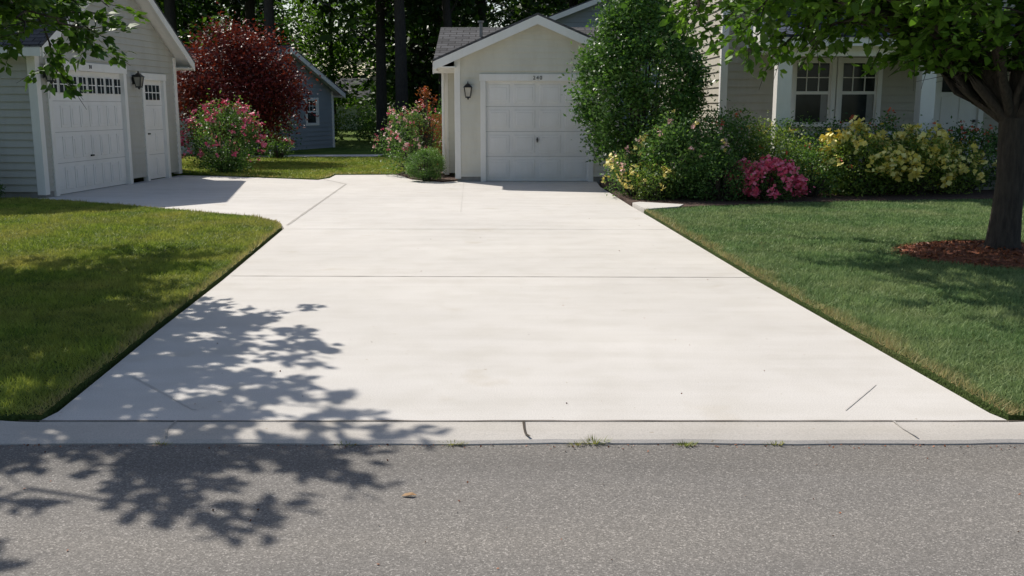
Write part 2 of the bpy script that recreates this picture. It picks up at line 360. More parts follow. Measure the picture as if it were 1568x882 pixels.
# ------------------------------------------------------------------ building helpers
def siding(par,name,P,u,n,L,z0,ze,mat,h=.13,holes=(),slope=None,zpk=None):
    V=[];F=[]
    zmax=zpk if zpk else ze
    def ext(z):
        if z<=ze or slope is None: return 0,L
        d=(z-ze)/slope; return min(d,L/2),max(L-d,L/2)
    def pt(s,z,o): return (P[0]+u[0]*s+n[0]*o,P[1]+u[1]*s+n[1]*o,z)
    z=z0
    while z<zmax-1e-4:
        z2=min(z+h,zmax); a0,b0=ext(z);a1,b1=ext(z2); pcs=[(a0,a1,b0,b1)]
        zm=(z+z2)/2
        for hs,he,hz0,hz1 in holes:
            if hz0<=zm<=hz1:
                q=[]
                for A0,A1,B0,B1 in pcs:
                    if hs>A0 and hs<B0: q.append((A0,A1,hs,hs))
                    if he<B0 and he>A0: q.append((he,he,B0,B1))
                    if he<=A0 or hs>=B0: q.append((A0,A1,B0,B1))
                pcs=q
        for A0,A1,B0,B1 in pcs:
            i=len(V); V+=[pt(A0,z,.030),pt(B0,z,.030),pt(B1,z2,.006),pt(A1,z2,.006),pt(A0,z,.003),pt(B0,z,.003)]
            F+=[(i,i+1,i+2,i+3),(i+4,i+5,i+1,i)]
        z=z2
    return mesh(name,V,F,mat,par)
def gable_front_roof(par,x0,x1,zpk,slope,y0,y1,ov,ovf,mat,nm='roof'):
    xc=(x0+x1)/2; hw=(x1-x0)/2+ov; ze=zpk-slope*hw
    for s,k in((-1,'a'),(1,'b')):
        e=xc+s*hw
        slab(nm+'_shingles_'+k,[(xc,y0-ovf,zpk+.05),(e+s*.03,y0-ovf,ze+.05-slope*.03),(e+s*.03,y1,ze+.05-slope*.03),(xc,y1,zpk+.05)],.045,mat,par)
        slab(nm+'_deck_'+k,[(xc,y0-ovf+.03,zpk+.003),(e,y0-ovf+.03,ze+.003),(e,y1-.02,ze+.003),(xc,y1-.02,zpk+.003)],.05,M_white,par)
        slab(nm+'_rake_'+k,[(xc,y0-ovf+.002,zpk+.003),(e,y0-ovf+.002,ze+.003),(e,y0-ovf+.027,ze+.003),(xc,y0-ovf+.027,zpk+.003)],.17,M_white,par)
        slab(nm+'_fascia_'+k,[(e+s*.002,y0-ovf+.03,ze),(e+s*.03,y0-ovf+.03,ze),(e+s*.03,y1,ze),(e+s*.002,y1,ze)],.15,M_white,par)
        xi=x0 if s<0 else x1
        slab(nm+'_soffit_'+k,[(e,y0-ovf+.03,ze-.10),(xi,y0-ovf+.03,ze-.10),(xi,y1,ze-.10),(e,y1,ze-.10)],.02,M_white,par)
def panel_door(par,name,x0,x1,z0,z1,y,cols,rows,mat,win=None):
    d=box(name,x0,x1,y,y+.04,z0,z1,mat,par)
    rh=(z1-z0)/rows; cw=(x1-x0)/cols
    for r in range(rows):
        if r: box(name+'_seam_%d'%r,x0,x1,y-.003,y,z0+r*rh-.004,z0+r*rh+.004,M_seam,par)
        for c in range(cols):
            if win is not None and r==rows-1: continue
            a=x0+c*cw+cw*.09; b=x0+(c+1)*cw-cw*.09; za=z0+r*rh+rh*.14; zb=z0+(r+1)*rh-rh*.14
            box(name+'_panel_%d_%d'%(r,c),a,b,y-.012,y-.0005,za,zb,mat,par,.009)
            box(name+'_panelin_%d_%d'%(r,c),a+.05,b-.05,y-.020,y-.0125,za+.05,zb-.05,mat,par,.006)
    return d
def trim(par,x0,x1,z0,z1,w,y=-.045,name='door_trim'):
    box(name+'_l',x0-w,x0,y,.06,z0,z1,M_white,par,.004); box(name+'_r',x1,x1+w,y,.06,z0,z1,M_white,par,.004)
    box(name+'_top',x0-w-.02,x1+w+.02,y-.008,.06,z1+.001,z1+w+.03,M_white,par,.004)
def lantern(par,x,y,z,s=1.,pref='lantern'):
    box(pref+'_plate',x-.045*s,x+.045*s,y-.02,y,z-.09*s,z+.09*s,M_black,par,.006)
    box(pref+'_arm',x-.012*s,x+.012*s,y-.12*s,y-.015,z+.10*s-.03,z+.10*s,M_black,par)
    cy=y-.12*s
    def fr(r0,r1,z0,z1,mat,nm):
        v=[(x+a*r0,cy+b*r0,z0) for a,b in((-1,-1),(1,-1),(1,1),(-1,1))]+[(x+a*r1,cy+b*r1,z1) for a,b in((-1,-1),(1,-1),(1,1),(-1,1))]
        mesh(pref+nm,v,[(0,1,2,3),(4,5,6,7),(0,1,5,4),(1,2,6,5),(2,3,7,6),(3,0,4,7)],mat,par)
    fr(.045*s,.07*s,z-.13*s,z+.05*s,M_lamp,'_glass'); fr(.055*s,.05*s,z-.155*s,z-.13*s,M_black,'_base'); fr(.095*s,.02*s,z+.052*s,z+.13*s,M_black,'_cap')
    fr(.012*s,.008*s,z+.13*s,z+.17*s,M_black,'_finial'); fr(.01*s,.02*s,z-.19*s,z-.155*s,M_black,'_drop')
    for a in(-1,1):
        for b in(-1,1):
            v=[];r=.008*s
            for rr,zz in((.047*s,z-.13*s),(.072*s,z+.05*s)):
                v+=[(x+a*rr+i*r,cy+b*rr+j*r,zz) for i,j in((-1,-1),(1,-1),(1,1),(-1,1))]
            mesh(pref+'_bar',v,[(0,1,5,4),(1,2,6,5),(2,3,7,6),(3,0,4,7)],M_black,par)
def text(par,s,x,y,z,size,mat):
    c=bpy.data.curves.new('house_number','FONT'); c.body=s; c.size=size; c.extrude=.006; c.align_x='CENTER'; c.space_character=1.3
    o=bpy.data.objects.new('house_number',c); o.location=(x,y,z); o.rotation_euler=(math.pi/2,0,0); c.materials.append(mat); link(o,par)
# ------------------------------------------------------------------ centre garage
g=empty('detached_garage',(-1.134,20.31,0),0)
W=3.29; SL=.43; ZP=3.24; ZE=ZP-SL*W/2
D0,D1=.60,2.70
siding(g,'front_siding',(0,0),(1,0),(0,-1),W,.10,ZE,M_sidC,.125,[(D0-.05,D1+.05,0,2.06)],SL,ZP)
siding(g,'side_siding_l',(0,1.2),(0,-1),(-1,0),1.2,.10,ZE,M_sidC,.125); siding(g,'side_siding_r',(W,0),(0,1),(1,0),5,.10,ZE,M_sidC,.125)
box('foundation_l',.01,D0-.1,.0,.1,-.05,.11,M_found,g); box('foundation_r',D1+.1,W-.01,.0,.1,-.05,.11,M_found,g)
box('corner_board_l',-.036,.085,-.036,.08,.06,ZE,M_white,g,.004); box('corner_board_r',W-.085,W+.036,-.036,.08,.06,ZE,M_white,g,.004)
panel_door(g,'garage_door',D0,D1,.01,2.03,.03,4,4,M_door); trim(g,D0,D1,.0,2.03,.11)
box('door_handle',(D0+D1)/2-.012,(D0+D1)/2+.012,-.03,.02,.80,.90,M_black,g,.004)
box('door_lock',(D0+D1)/2-.022,(D0+D1)/2+.022,-.005,.02,.84,.86,M_black,g,.004)
lantern(g,.245,-.02,1.85,1.0); text(g,'240',(D0+D1)/2,-.062,2.06,.105,M_black)
gable_front_roof(g,0,W,ZP+.06,SL,0,3.4,.42,.28,M_shY)
def side_gable(par,x0,x1,y0,y1,ze,slope,ov,mat,nm):
    yc=(y0+y1)/2; zp=ze+slope*((y1-y0)/2+ov)
    for s,k in((-1,'f'),(1,'b')):
        e=yc+s*((y1-y0)/2+ov)
        slab(nm+'_shingles_'+k,[(x0-.25,yc,zp+.05),(x1+.25,yc,zp+.05),(x1+.25,e+s*.03,ze+.05-slope*.03),(x0-.25,e+s*.03,ze+.05-slope*.03)],.045,mat,par)
        slab(nm+'_deck_'+k,[(x0-.22,yc,zp),(x1+.22,yc,zp),(x1+.22,e,ze),(x0-.22,e,ze)],.05,M_white,par)
        slab(nm+'_fascia_'+k,[(x0-.22,e+s*.002,ze),(x1+.22,e+s*.002,ze),(x1+.22,e+s*.03,ze),(x0-.22,e+s*.03,ze)],.14,M_white,par)
        for x,q in((x0-.25,'l'),(x1+.22,'r')):
            slab(nm+'_rake_'+k+q,[(x,yc,zp+.003),(x+.027,yc,zp+.003),(x+.027,e,ze+.003),(x,e,ze+.003)],.16,M_white,par)
    return zp
side_gable(g,-.30,3.6,1.25,6.0,2.36,.36,.3,M_shX,'rear_roof')
siding(g,'rear_front_siding',(-.30,1.2),(1,0),(0,-1),.30,.1,2.45,M_sidC,.125)
siding(g,'rear_left_siding',(-.30,6.0),(0,-1),(-1,0),4.8,.1,2.42,M_sidC,.125,(),.36,3.2)
box('rear_corner',-.335,-.24,1.16,1.25,.06,2.40,M_white,g)
def cyl(name,x,y,z0,z1,r,mat,par,r2=None,n=12):
    r2=r if r2 is None else r2
    v=[(x+r*math.cos(i/n*6.2832),y+r*math.sin(i/n*6.2832),z0) for i in range(n)]+[(x+r2*math.cos(i/n*6.2832),y+r2*math.sin(i/n*6.2832),z1) for i in range(n)]
    f=[(i,(i+1)%n,(i+1)%n+n,i+n) for i in range(n)]+[tuple(range(n))[::-1],tuple(range(n,2*n))]
    return mesh(name,v,f,mat,par)
cyl('roof_vent',.42,2.9,3.0,3.42,.04,M_found,g); cyl('roof_vent_cap',.42,2.9,3.42,3.46,.07,M_found,g)
cyl('downspout',-.34,1.11,.1,2.3,.035,M_white,g)
# ------------------------------------------------------------------ left garage house
ang=math.atan2(5.55,.43)
lg=empty('clapboard_house',(-7.88,16.55,0),ang)
L=5.57; SL2=.60; ZE2=2.58; ZP2=ZE2+SL2*L/2
siding(lg,'front_siding',(0,0),(1,0),(0,-1),L,.10,ZE2,M_sidL,.125,[(.36,3.10,0,2.20),(3.93,4.92,0,2.12)],SL2,ZP2)
siding(lg,'near_siding',(0,9),(0,-1),(-1,0),9,.10,ZE2,M_sidL,.125)
siding(lg,'far_siding',(L,0),(0,1),(1,0),9,.10,ZE2,M_sidL,.125)
box('foundation_front',.01,.30,0,.1,-.05,.11,M_found,lg); box('foundation_near',0.0,.1,.1,9,-.05,.11,M_found,lg)
box('corner_board_l',-.036,.10,-.036,.11,.05,ZE2,M_white,lg,.004); box('corner_board_r',L-.10,L+.036,-.036,.11,.05,ZE2,M_white,lg,.004)
x0,x1=.40,3.06
panel_door(lg,'garage_door',x0,x1,.01,2.15,.04,8,4,M_door,win=True); trim(lg,x0,x1,0,2.15,.12)
cw=(x1-x0)/8
for c in range(8):
    a=x0+c*cw+.05;b=x0+(c+1)*cw-.05
    box('window_frame_%d'%c,a-.02,b+.02,.022,.0395,1.74,2.06,M_white,lg,.004); box('window_pane_%d'%c,a,b,.012,.0215,1.76,2.04,M_glass,lg)
    box('muntin_v_%d'%c,(a+b)/2-.009,(a+b)/2+.009,.006,.0115,1.76,2.04,M_white,lg); box('muntin_h_%d'%c,a,b,.0065,.0118,1.895,1.912,M_white,lg)
box('door_handle',1.68,1.78,-.0,.03,.62,.65,M_black,lg)
panel_door(lg,'side_door',3.97,4.88,.02,2.06,.03,2,4,M_door,win=True); trim(lg,3.97,4.88,0,2.06,.11,name='side_trim')
box('side_window',4.06,4.79,.018,.029,1.66,1.96,M_glass,lg)
for i in range(1,4): box('side_muntin_%d'%i,4.06+i*.1825-.01,4.06+i*.1825+.01,.010,.0175,1.66,1.96,M_white,lg)
box('side_muntin_h',4.06,4.79,.0105,.017,1.80,1.82,M_white,lg)
box('side_handle',4.06,4.16,-.02,.03,.95,.98,M_black,lg)
lantern(lg,.19,-.05,2.08,1.0); lantern(lg,3.50,-.02,2.05,1.0,'lantern_b')
text(lg,'31',1.75,-.062,2.20,.09,M_black)
gable_front_roof(lg,0,L,ZP2+.08,SL2,0,9,.32,.35,M_shY)
box('shadow_caster_body',.8,9.0,2.3,9,-.05,4.6,M_sidL,lg)  # unseen taller body and roof, added out of frame to shade the left lawn
slab('shadow_caster_roof_a',[(2.9,1.95,6.6),(.4,1.95,4.6),(.4,9.3,4.6),(2.9,9.3,6.6)],.12,M_shY,lg)
slab('shadow_caster_roof_b',[(2.9,1.95,6.6),(5.4,1.95,4.6),(5.4,9.3,4.6),(2.9,9.3,6.6)],.12,M_shY,lg)
# ------------------------------------------------------------------ right porch house
h=empty('porch_house',(4.09,19.5,0),0)
wins=[(1.36,3.08,1.17,2.40),(4.17,5.06,.3,2.36)]
siding(h,'front_siding',(0,0),(1,0),(0,-1),11,.25,5.6,M_sidR,.15,wins)
siding(h,'left_siding',(0,8),(0,-1),(-1,0),8,.25,5.6,M_sidR,.15,(),.5,7.6)
box('corner_board',-.036,.10,-.036,.10,.2,5.6,M_white,h,.004)
box('foundation',.01,10.9,.02,7.9,-.05,.26,M_found,h)
side_gable(h,0,11,0,8,5.5,.5,.35,M_shB,'main_roof')
box('porch_floor',.45,9,-1.75,-.04,-.05,.26,M_found,h)
for i,x in enumerate((.78,3.36,5.07,7.6)):
    box('column_%d'%i,x-.13,x+.13,-1.63,-1.37,.26,2.40,M_white,h,.008)
    box('column_cap_%d'%i,x-.15,x+.15,-1.65,-1.35,2.33,2.399,M_white,h,.008); box('column_base_%d'%i,x-.16,x+.16,-1.66,-1.34,.261,.42,M_white,h,.008)
box('porch_beam',.55,9,-1.62,-1.38,2.401,2.62,M_white,h,.005)
box('porch_ceiling',.55,9,-1.37,-.04,2.50,2.54,M_white,h)
box('porch_fascia',.35,9.2,-1.90,-1.87,2.56,2.72,M_white,h,.004); box('porch_soffit',.36,9.2,-1.869,-1.38,2.621,2.64,M_white,h)
slab('porch_roof',[(.35,-1.93,2.76),(9.2,-1.93,2.76),(9.2,-.035,3.36),(.35,-.035,3.36)],.05,M_shB,h)
mesh('porch_roof_side',[(.42,-1.85,2.62),(.42,-.04,2.62),(.42,-.04,3.3),(.42,-1.85,2.70)],[(0,1,2,3)],M_white,h)
for a_,b_ in((.92,3.22),(3.50,4.0)):
    box('railing_top',a_,b_,-1.53,-1.47,1.02,1.07,M_white,h); box('railing_bottom',a_,b_,-1.52,-1.48,.36,.40,M_white,h)
    q=a_+.08
    while q<b_-.05: box('baluster',q-.015,q+.015,-1.515,-1.485,.401,1.019,M_white,h); q+=.13
def window(par,x0,x1,z0,z1,nm,curt=False):
    box(nm+'_glass',x0,x1,.02,.03,z0,z1,M_glass,par)
    for a,b,c,d,k in((x0-.09,x0,z0-.09,z1+.11,'l'),(x1,x1+.09,z0-.09,z1+.11,'r'),(x0,x1,z1,z1+.10,'t'),(x0,x1,z0-.09,z0,'b')):
        box(nm+'_trim_'+k,a,b,-.05,.05,c,d,M_white,par,.004)
    n=(z1+z0)/2
    box(nm+'_rail',x0,x1,-.01,.019,n-.03,n+.03,M_white,par)
    for x,k in((x0+.018,'a'),(x1-.018,'b')): box(nm+'_stile_'+k,x-.018,x+.018,-.008,.0188,z0,z1,M_white,par)
    for i in range(1,3):
        x=x0+(x1-x0)*i/3; box(nm+'_munt_%d'%i,x-.009,x+.009,-.002,.0185,n+.03,z1,M_white,par)
    box(nm+'_munth',x0,x1,-.001,.018,(n+z1)/2,(n+z1)/2+.018,M_white,par)
    if curt:
        v=[];f=[]
        for i in range(13):
            x=x1-.04-i*.011*(1); v+=[(x,.0175-.004*(i%2),z0),(x,.0175-.004*(i%2),n-.03)]
            if i: f.append((2*i-2,2*i-1,2*i+1,2*i))
        mesh(nm+'_curtain',v,f,M_curt,par)
window(h,1.42,2.12,1.22,2.35,'window_a',True); window(h,2.32,3.02,1.22,2.35,'window_b',True)
window(h,1.5,2.3,3.7,4.9,'upper_window_a'); window(h,5.0,5.8,3.7,4.9,'upper_window_b')
box('front_door',4.2,5.03,.01,.06,.27,2.33,M_white,h); trim(h,4.2,5.03,.27,2.33,.10,name='front_trim')
for i,(za,zb) in enumerate(((.45,1.0),(1.1,1.7),(1.8,2.2))):
    for j,(xa,xb) in enumerate(((4.3,4.57),(4.66,4.93))): box('front_door_panel_%d_%d'%(i,j),xa,xb,-.005,.0095,za,zb,M_white if i<2 else M_glass,h,.006)
box('front_knob',4.95,4.99,-.04,.01,1.22,1.27,M_black,h); lantern(h,4.0,-.02,1.95,.9)
# ------------------------------------------------------------------ far houses
b=empty('gable_house',(.9,34,0),0)
siding(b,'front_siding',(0,0),(1,0),(0,-1),8,0,4.25,M_sidB,.18,(),.38,5.77)
mesh('left_wall',[(0,0,0),(0,10,0),(0,10,4.2),(0,0,4.2)],[(0,1,2,3)],M_sidB,b); mesh('right_wall',[(8,0,0),(8,10,0),(8,10,4.2),(8,0,4.2)],[(0,1,2,3)],M_sidB,b)
gable_front_roof(b,0,8,5.85,.38,0,10,.4,.35,M_shY)
b=empty('grey_cottage',(-9.0,31.5,0),math.radians(70))
siding(b,'front_siding',(0,0),(1,0),(0,-1),6.5,0,2.15,M_sidB,.16,[(4.6,5.4,.9,1.8)],.42,3.5)
siding(b,'near_siding',(0,7),(0,-1),(-1,0),7,0,2.15,M_sidB,.16)
window(b,4.65,5.35,.95,1.75,'window'); mesh('far_wall',[(6.5,0,0),(6.5,7,0),(6.5,7,2.2),(6.5,0,2.2)],[(0,1,2,3)],M_sidB,b)
box('corner_board_r',6.4,6.535,-.036,.1,0,2.1,M_white,b)
gable_front_roof(b,0,6.5,3.55,.42,0,7,.4,.35,M_shY)
b=empty('far_house',(-15.5,70,0),0)
siding(b,'front_siding',(0,0),(1,0),(0,-1),5.2,0,2.2,M_sidR,.2,[(3.0,4.6,0,1.7)]); box('garage_door',3.0,4.6,.02,.05,0,1.7,M_white,b)
mesh('side_wall',[(5.2,0,0),(5.2,6,0),(5.2,6,2.2),(5.2,0,2.2)],[(0,1,2,3)],M_sidR,b)
side_gable(b,0,5.2,0,6,2.2,.4,.4,M_shX,'roof')
fn=empty('wooden_fence',(-2.3,25.2,0),0)
for i in range(9): box('picket_%d'%i,i*.12,i*.12+.10,0,.02,0,1.35+random.uniform(-.01,.01),M_fence,fn)
box('rail',0,1.1,.021,.06,1.0,1.08,M_fence,fn); box('rail_low',0,1.1,.021,.06,.3,.38,M_fence,fn)
# ------------------------------------------------------------------ vegetation
def tube(V,F,pts,rad,seg=7):
    base=len(V)
    for i,p in enumerate(pts):
        q=Vector(pts[min(i+1,len(pts)-1)])-Vector(pts[max(i-1,0)])
        if q.length<1e-6: q=Vector((0,0,1))
        q.normalize(); a=q.orthogonal().normalized() if abs(q.z)<.9 else Vector((1,0,0)); a=(a-q*a.dot(q)).normalized(); c=q.cross(a)
        for k in range(seg):
            t=k/seg*2*math.pi; V.append(tuple(Vector(p)+(a*math.cos(t)+c*math.sin(t))*rad[i]))
    for i in range(len(pts)-1):
        for k in range(seg):
            a0=base+i*seg+k;b0=base+i*seg+(k+1)%seg; F.append((a0,b0,b0+seg,a0+seg))
def curve(a,b,n,sag,jit,rnd):
    a=Vector(a);b=Vector(b);out=[]
    for i in range(n+1):
        t=i/n; p=a.lerp(b,t); p.z+=sag*math.sin(t*math.pi)
        if 0<i<n: p+=Vector((rnd.gauss(0,jit),rnd.gauss(0,jit),rnd.gauss(0,jit)))
        out.append(p)
    return out
def neartree(name,base,fork,limbs,mat,leaf,seed,r0=.15,nsub=9,ntw=6,nlf=11,zmin=1.8):
    rng=np.random.default_rng(seed)
    par=empty(name,base); B=Vector(base)
    V=[];F=[]
    fk=Vector(fork)-B
    pts=[Vector((0,0,-.05)),Vector((0,0,.12)),Vector((0.01,.0,.4)),fk*.55+Vector((.02,0,0)),fk]
    tube(V,F,pts,[r0*1.45,r0*1.12,r0*.98,r0*.9,r0*.95],14)
    LP=[];LD=[]
    for li,(e,sag,rr) in enumerate(limbs):
        rnd=random.Random(seed*1000+li)
        e=Vector(e)-B; Ln=(e-fk).length
        lp=curve(fk-Vector((0,0,.1)),e,8,sag,.05*Ln*.25,rnd); tube(V,F,lp,[rr*(1-.85*i/8) for i in range(9)],8)
        for s in range(nsub):
            t=rnd.uniform(.25,1.0); i=int(t*7.99); p=lp[i].lerp(lp[i+1],t*8-i)if i<8 else lp[8]
            axis=(lp[min(i+1,8)]-lp[i]).normalized()
            d=(axis*.8+Vector((rnd.gauss(0,.7),rnd.gauss(0,.7),rnd.gauss(.05,.45)))).normalized()
            sl=min(1.1,Ln*rnd.uniform(.16,.34)); sp=curve(p,p+d*sl,4,.06*sl,.03,rnd); tube(V,F,sp,[rr*.3*(1-.8*k/4)+.003 for k in range(5)],5)
            for w in range(ntw):
                k=rnd.uniform(.15,1); j=min(3,int(k*4)); q=sp[j].lerp(sp[j+1],k*4-j)
                dd=(d*.7+Vector((rnd.gauss(0,.7),rnd.gauss(0,.7),rnd.gauss(-.05,.35)))).normalized(); tl=rnd.uniform(.25,.5)
                qq=q+dd*tl+Vector((0,0,-.08)); tube(V,F,[q,q.lerp(qq,.5)+Vector((0,0,.03)),qq],[.006,.004,.002],4)
                for l in range(nlf):
                    u=rnd.uniform(.1,1.05); c=q.lerp(qq,u)+Vector((rnd.gauss(0,.035),rnd.gauss(0,.035),rnd.gauss(0,.03)))
                    if c.z<zmin: continue
                    LP.append(c); LD.append(dd)
    mesh('trunk_and_limbs',V,F,M_bark,par,True)
    P=np.array([tuple(p) for p in LP]); D=np.array([tuple(p) for p in LD])
    vv,k=leafverts(P,leaf,.75,.62,.25,rng,True,D)
    var=np.clip(rng.normal(.5,.22,len(P))+.2*np.sin(P[:,0]*3+P[:,1]*2.3),0,1)
    bigmesh('leaves',vv,k,mat,par,{'var':var})
neartree('shade_tree',(TX,TY,0.05),(4.98,9.86,1.40),[
 ((4.35,9.9,2.2),.1,.085),((1.9,10.4,2.62),.55,.05),((2.5,9.4,2.75),.45,.05),((2.3,11.6,2.9),.5,.05),((3.3,8.3,3.0),.4,.05),((2.6,13.0,3.2),.4,.05),
 ((3.6,10.2,4.2),.2,.07),((4.9,9.6,4.9),0,.09),((5.0,12.9,3.6),.4,.06),((6.2,11.8,3.4),.3,.07),((7.3,10.2,3.2),.4,.07),((5.4,7.6,3.4),.4,.06),((6.8,8.6,3.6),.3,.06),
 ((4.0,11.3,3.0),.4,.05),((5.6,10.3,2.5),.15,.06),((3.2,10.4,2.7),.4,.05),((1.6,11.6,3.4),.5,.05),((3.9,9.0,2.75),.3,.05),((1.9,9.3,3.1),.5,.05),
 ((3.4,12.2,3.1),.3,.05),((4.6,8.6,2.8),.3,.04),((2.7,11.0,3.6),.3,.05),((2.2,12.3,3.3),.4,.05),((3.0,11.2,3.2),.4,.05),((3.6,12.9,3.5),.4,.05)],M_lfR,.105,3,.145,11,6,16)
neartree('street_tree',(-6.8,9.2,0.0),(-6.75,9.2,1.9),[
 ((-4.0,8.6,3.4),.5,.045),((-3.85,7.9,3.4),.5,.045),((-3.7,7.3,3.4),.5,.045),((-3.7,6.8,3.4),.5,.045),((-3.9,6.3,3.4),.5,.045),((-4.3,6.0,3.4),.5,.04),((-4.2,9.3,3.4),.45,.04),
 ((-4.9,7.4,4.0),.4,.05),((-5.6,6.0,3.6),.4,.05),((-4.7,8.8,3.5),.4,.045),((-5.0,9.9,3.5),.35,.045),
 ((-6.4,6.2,4.0),.4,.06),((-8.0,6.8,4.0),.4,.06),((-6.0,8.2,4.6),.2,.08),((-6.6,10.4,4.4),.3,.06),((-9.0,9.0,4.4),.3,.06),((-6.8,9.0,5.6),0,.1),
 ((-4.75,10.9,2.42),.40,.04),((-5.2,11.7,2.4),.40,.04),((-5.0,11.2,2.7),.35,.04),((-5.6,7.6,3.6),.2,.05),((-5.3,9.0,3.3),.3,.05),((-5.8,8.0,3.8),.3,.05),((-6.0,9.6,3.9),.3,.05),
 ((-5.4,10.6,3.7),.3,.05),((-6.0,11.0,3.9),.3,.05),((-5.7,9.9,3.4),.3,.05),((-6.3,9.9,3.5),.3,.05),((-5.1,6.8,3.4),.3,.045),((-7.0,7.5,4.3),.2,.05),((-7.6,8.5,3.7),.2,.05),((-6.9,8.8,3.6),.1,.04),
 ((-7.2,10.4,3.9),.2,.05),((-5.9,8.9,3.3),.2,.04)],M_lfL,.115,11,.16,12,6,17,1.66)
def shrub(name,loc,r,mat,nclump=60,nleaf=60,size=.06,flowers=(),seed=1,cone=0,core=.45,spread=.16,asp=.5,trunk=0):
    rng=np.random.default_rng(seed); par=empty(name,loc)
    rx,ry,rz=r
    d=norm(rng.normal(size=(nclump,3))); rad=rng.uniform(core,1.0,nclump)**.6
    rad*=1+.12*np.sin(d[:,0]*4+seed)*np.cos(d[:,1]*3+seed*2)
    C=d*rad[:,None]
    if cone: 
        k=1-cone*np.clip(C[:,2]+.1,0,1); C[:,0]*=k; C[:,1]*=k
    C=C*np.array([rx,ry,rz*.5]); C[:,2]+=rz*.5
    sp=spread*min(rx,ry)*1.6
    P=np.repeat(C,nleaf,0)+rng.normal(size=(nclump*nleaf,3))*sp*.75
    P[:,2]=np.abs(P[:,2])+.02
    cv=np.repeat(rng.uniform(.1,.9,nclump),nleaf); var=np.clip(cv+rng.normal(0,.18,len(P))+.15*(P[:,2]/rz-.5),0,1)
    vv,k=leafverts(P,size,.35,asp,0,rng); bigmesh('leaves',vv,k,mat,par,{'var':var})
    V=[];F=[]
    for i in range(0,nclump,max(1,nclump//22)):
        c=C[i]; tube(V,F,[Vector((c[0]*.1,c[1]*.1,-.02-trunk)),Vector(c*.55)+Vector((0,0,.05)),Vector(c)],[.02+trunk*.05,.012+trunk*.02,.005],5)
    mesh('stems',V,F,M_bark,par)
    for (fm,cnt,fs,npet,zlo) in flowers:
        idx=[i for i in range(nclump) if d[i,2]>zlo]; idx=rng.choice(idx,cnt)
        dd=norm(d[idx]+rng.normal(size=(cnt,3))*.25)
        Q=C[idx]+dd*sp*1.25+rng.normal(size=(cnt,3))*sp*.3
        Q[:,2]=np.maximum(Q[:,2],.08)
        Q=np.repeat(Q,npet,0)+rng.normal(size=(len(Q)*npet,3))*fs*.38
        vv,k=leafverts(Q,fs*.85,.3,.9,0,rng); bigmesh('blossoms',vv,k,fm,par,{'var':rng.uniform(0,1,len(Q))})
    return par
shrub('tall_shrub',(2.30,18.0,.22),(1.18,1.0,3.5),M_lfS,380,85,.085,seed=5,cone=.30,spread=.10,core=.6,trunk=.3)
shrub('boxwood_shrub',(-1.78,20.45,0),(.36,.34,.62),M_lfG,150,90,.028,seed=6,core=.85,spread=.10)
shrub('rose_bush',(-2.25,22.3,0),(.72,.6,1.45),M_lfG,80,55,.06,[(M_pale,55,.07,6,-.3),(M_pink,35,.06,6,-.3)],seed=8,cone=.3)
shrub('photinia_bush',(-1.95,22.6,.7),(.38,.35,1.25),M_redo,26,22,.06,[(M_redf,14,.06,5,-.2)],seed=9,cone=.6,trunk=.6)
shrub('azalea_bush',(-6.65,22.9,0),(.78,.7,1.55),M_lfG,120,70,.065,[(M_pink,150,.085,7,-.5)],seed=10)
jm=shrub('japanese_maple',(-7.5,27.0,.55),(1.80,1.5,3.0),M_red,270,95,.11,seed=12,cone=.25,spread=.13,core=.3)
V=[];F=[]
for a in range(5):
    t=a*1.3; tube(V,F,[Vector((0,0,-.6)),Vector((.15*math.cos(t),.15*math.sin(t),-.05)),Vector((.9*math.cos(t),.8*math.sin(t),1.05))],[.09,.07,.03],7)
mesh('trunk',V,F,M_barkd,jm,True)
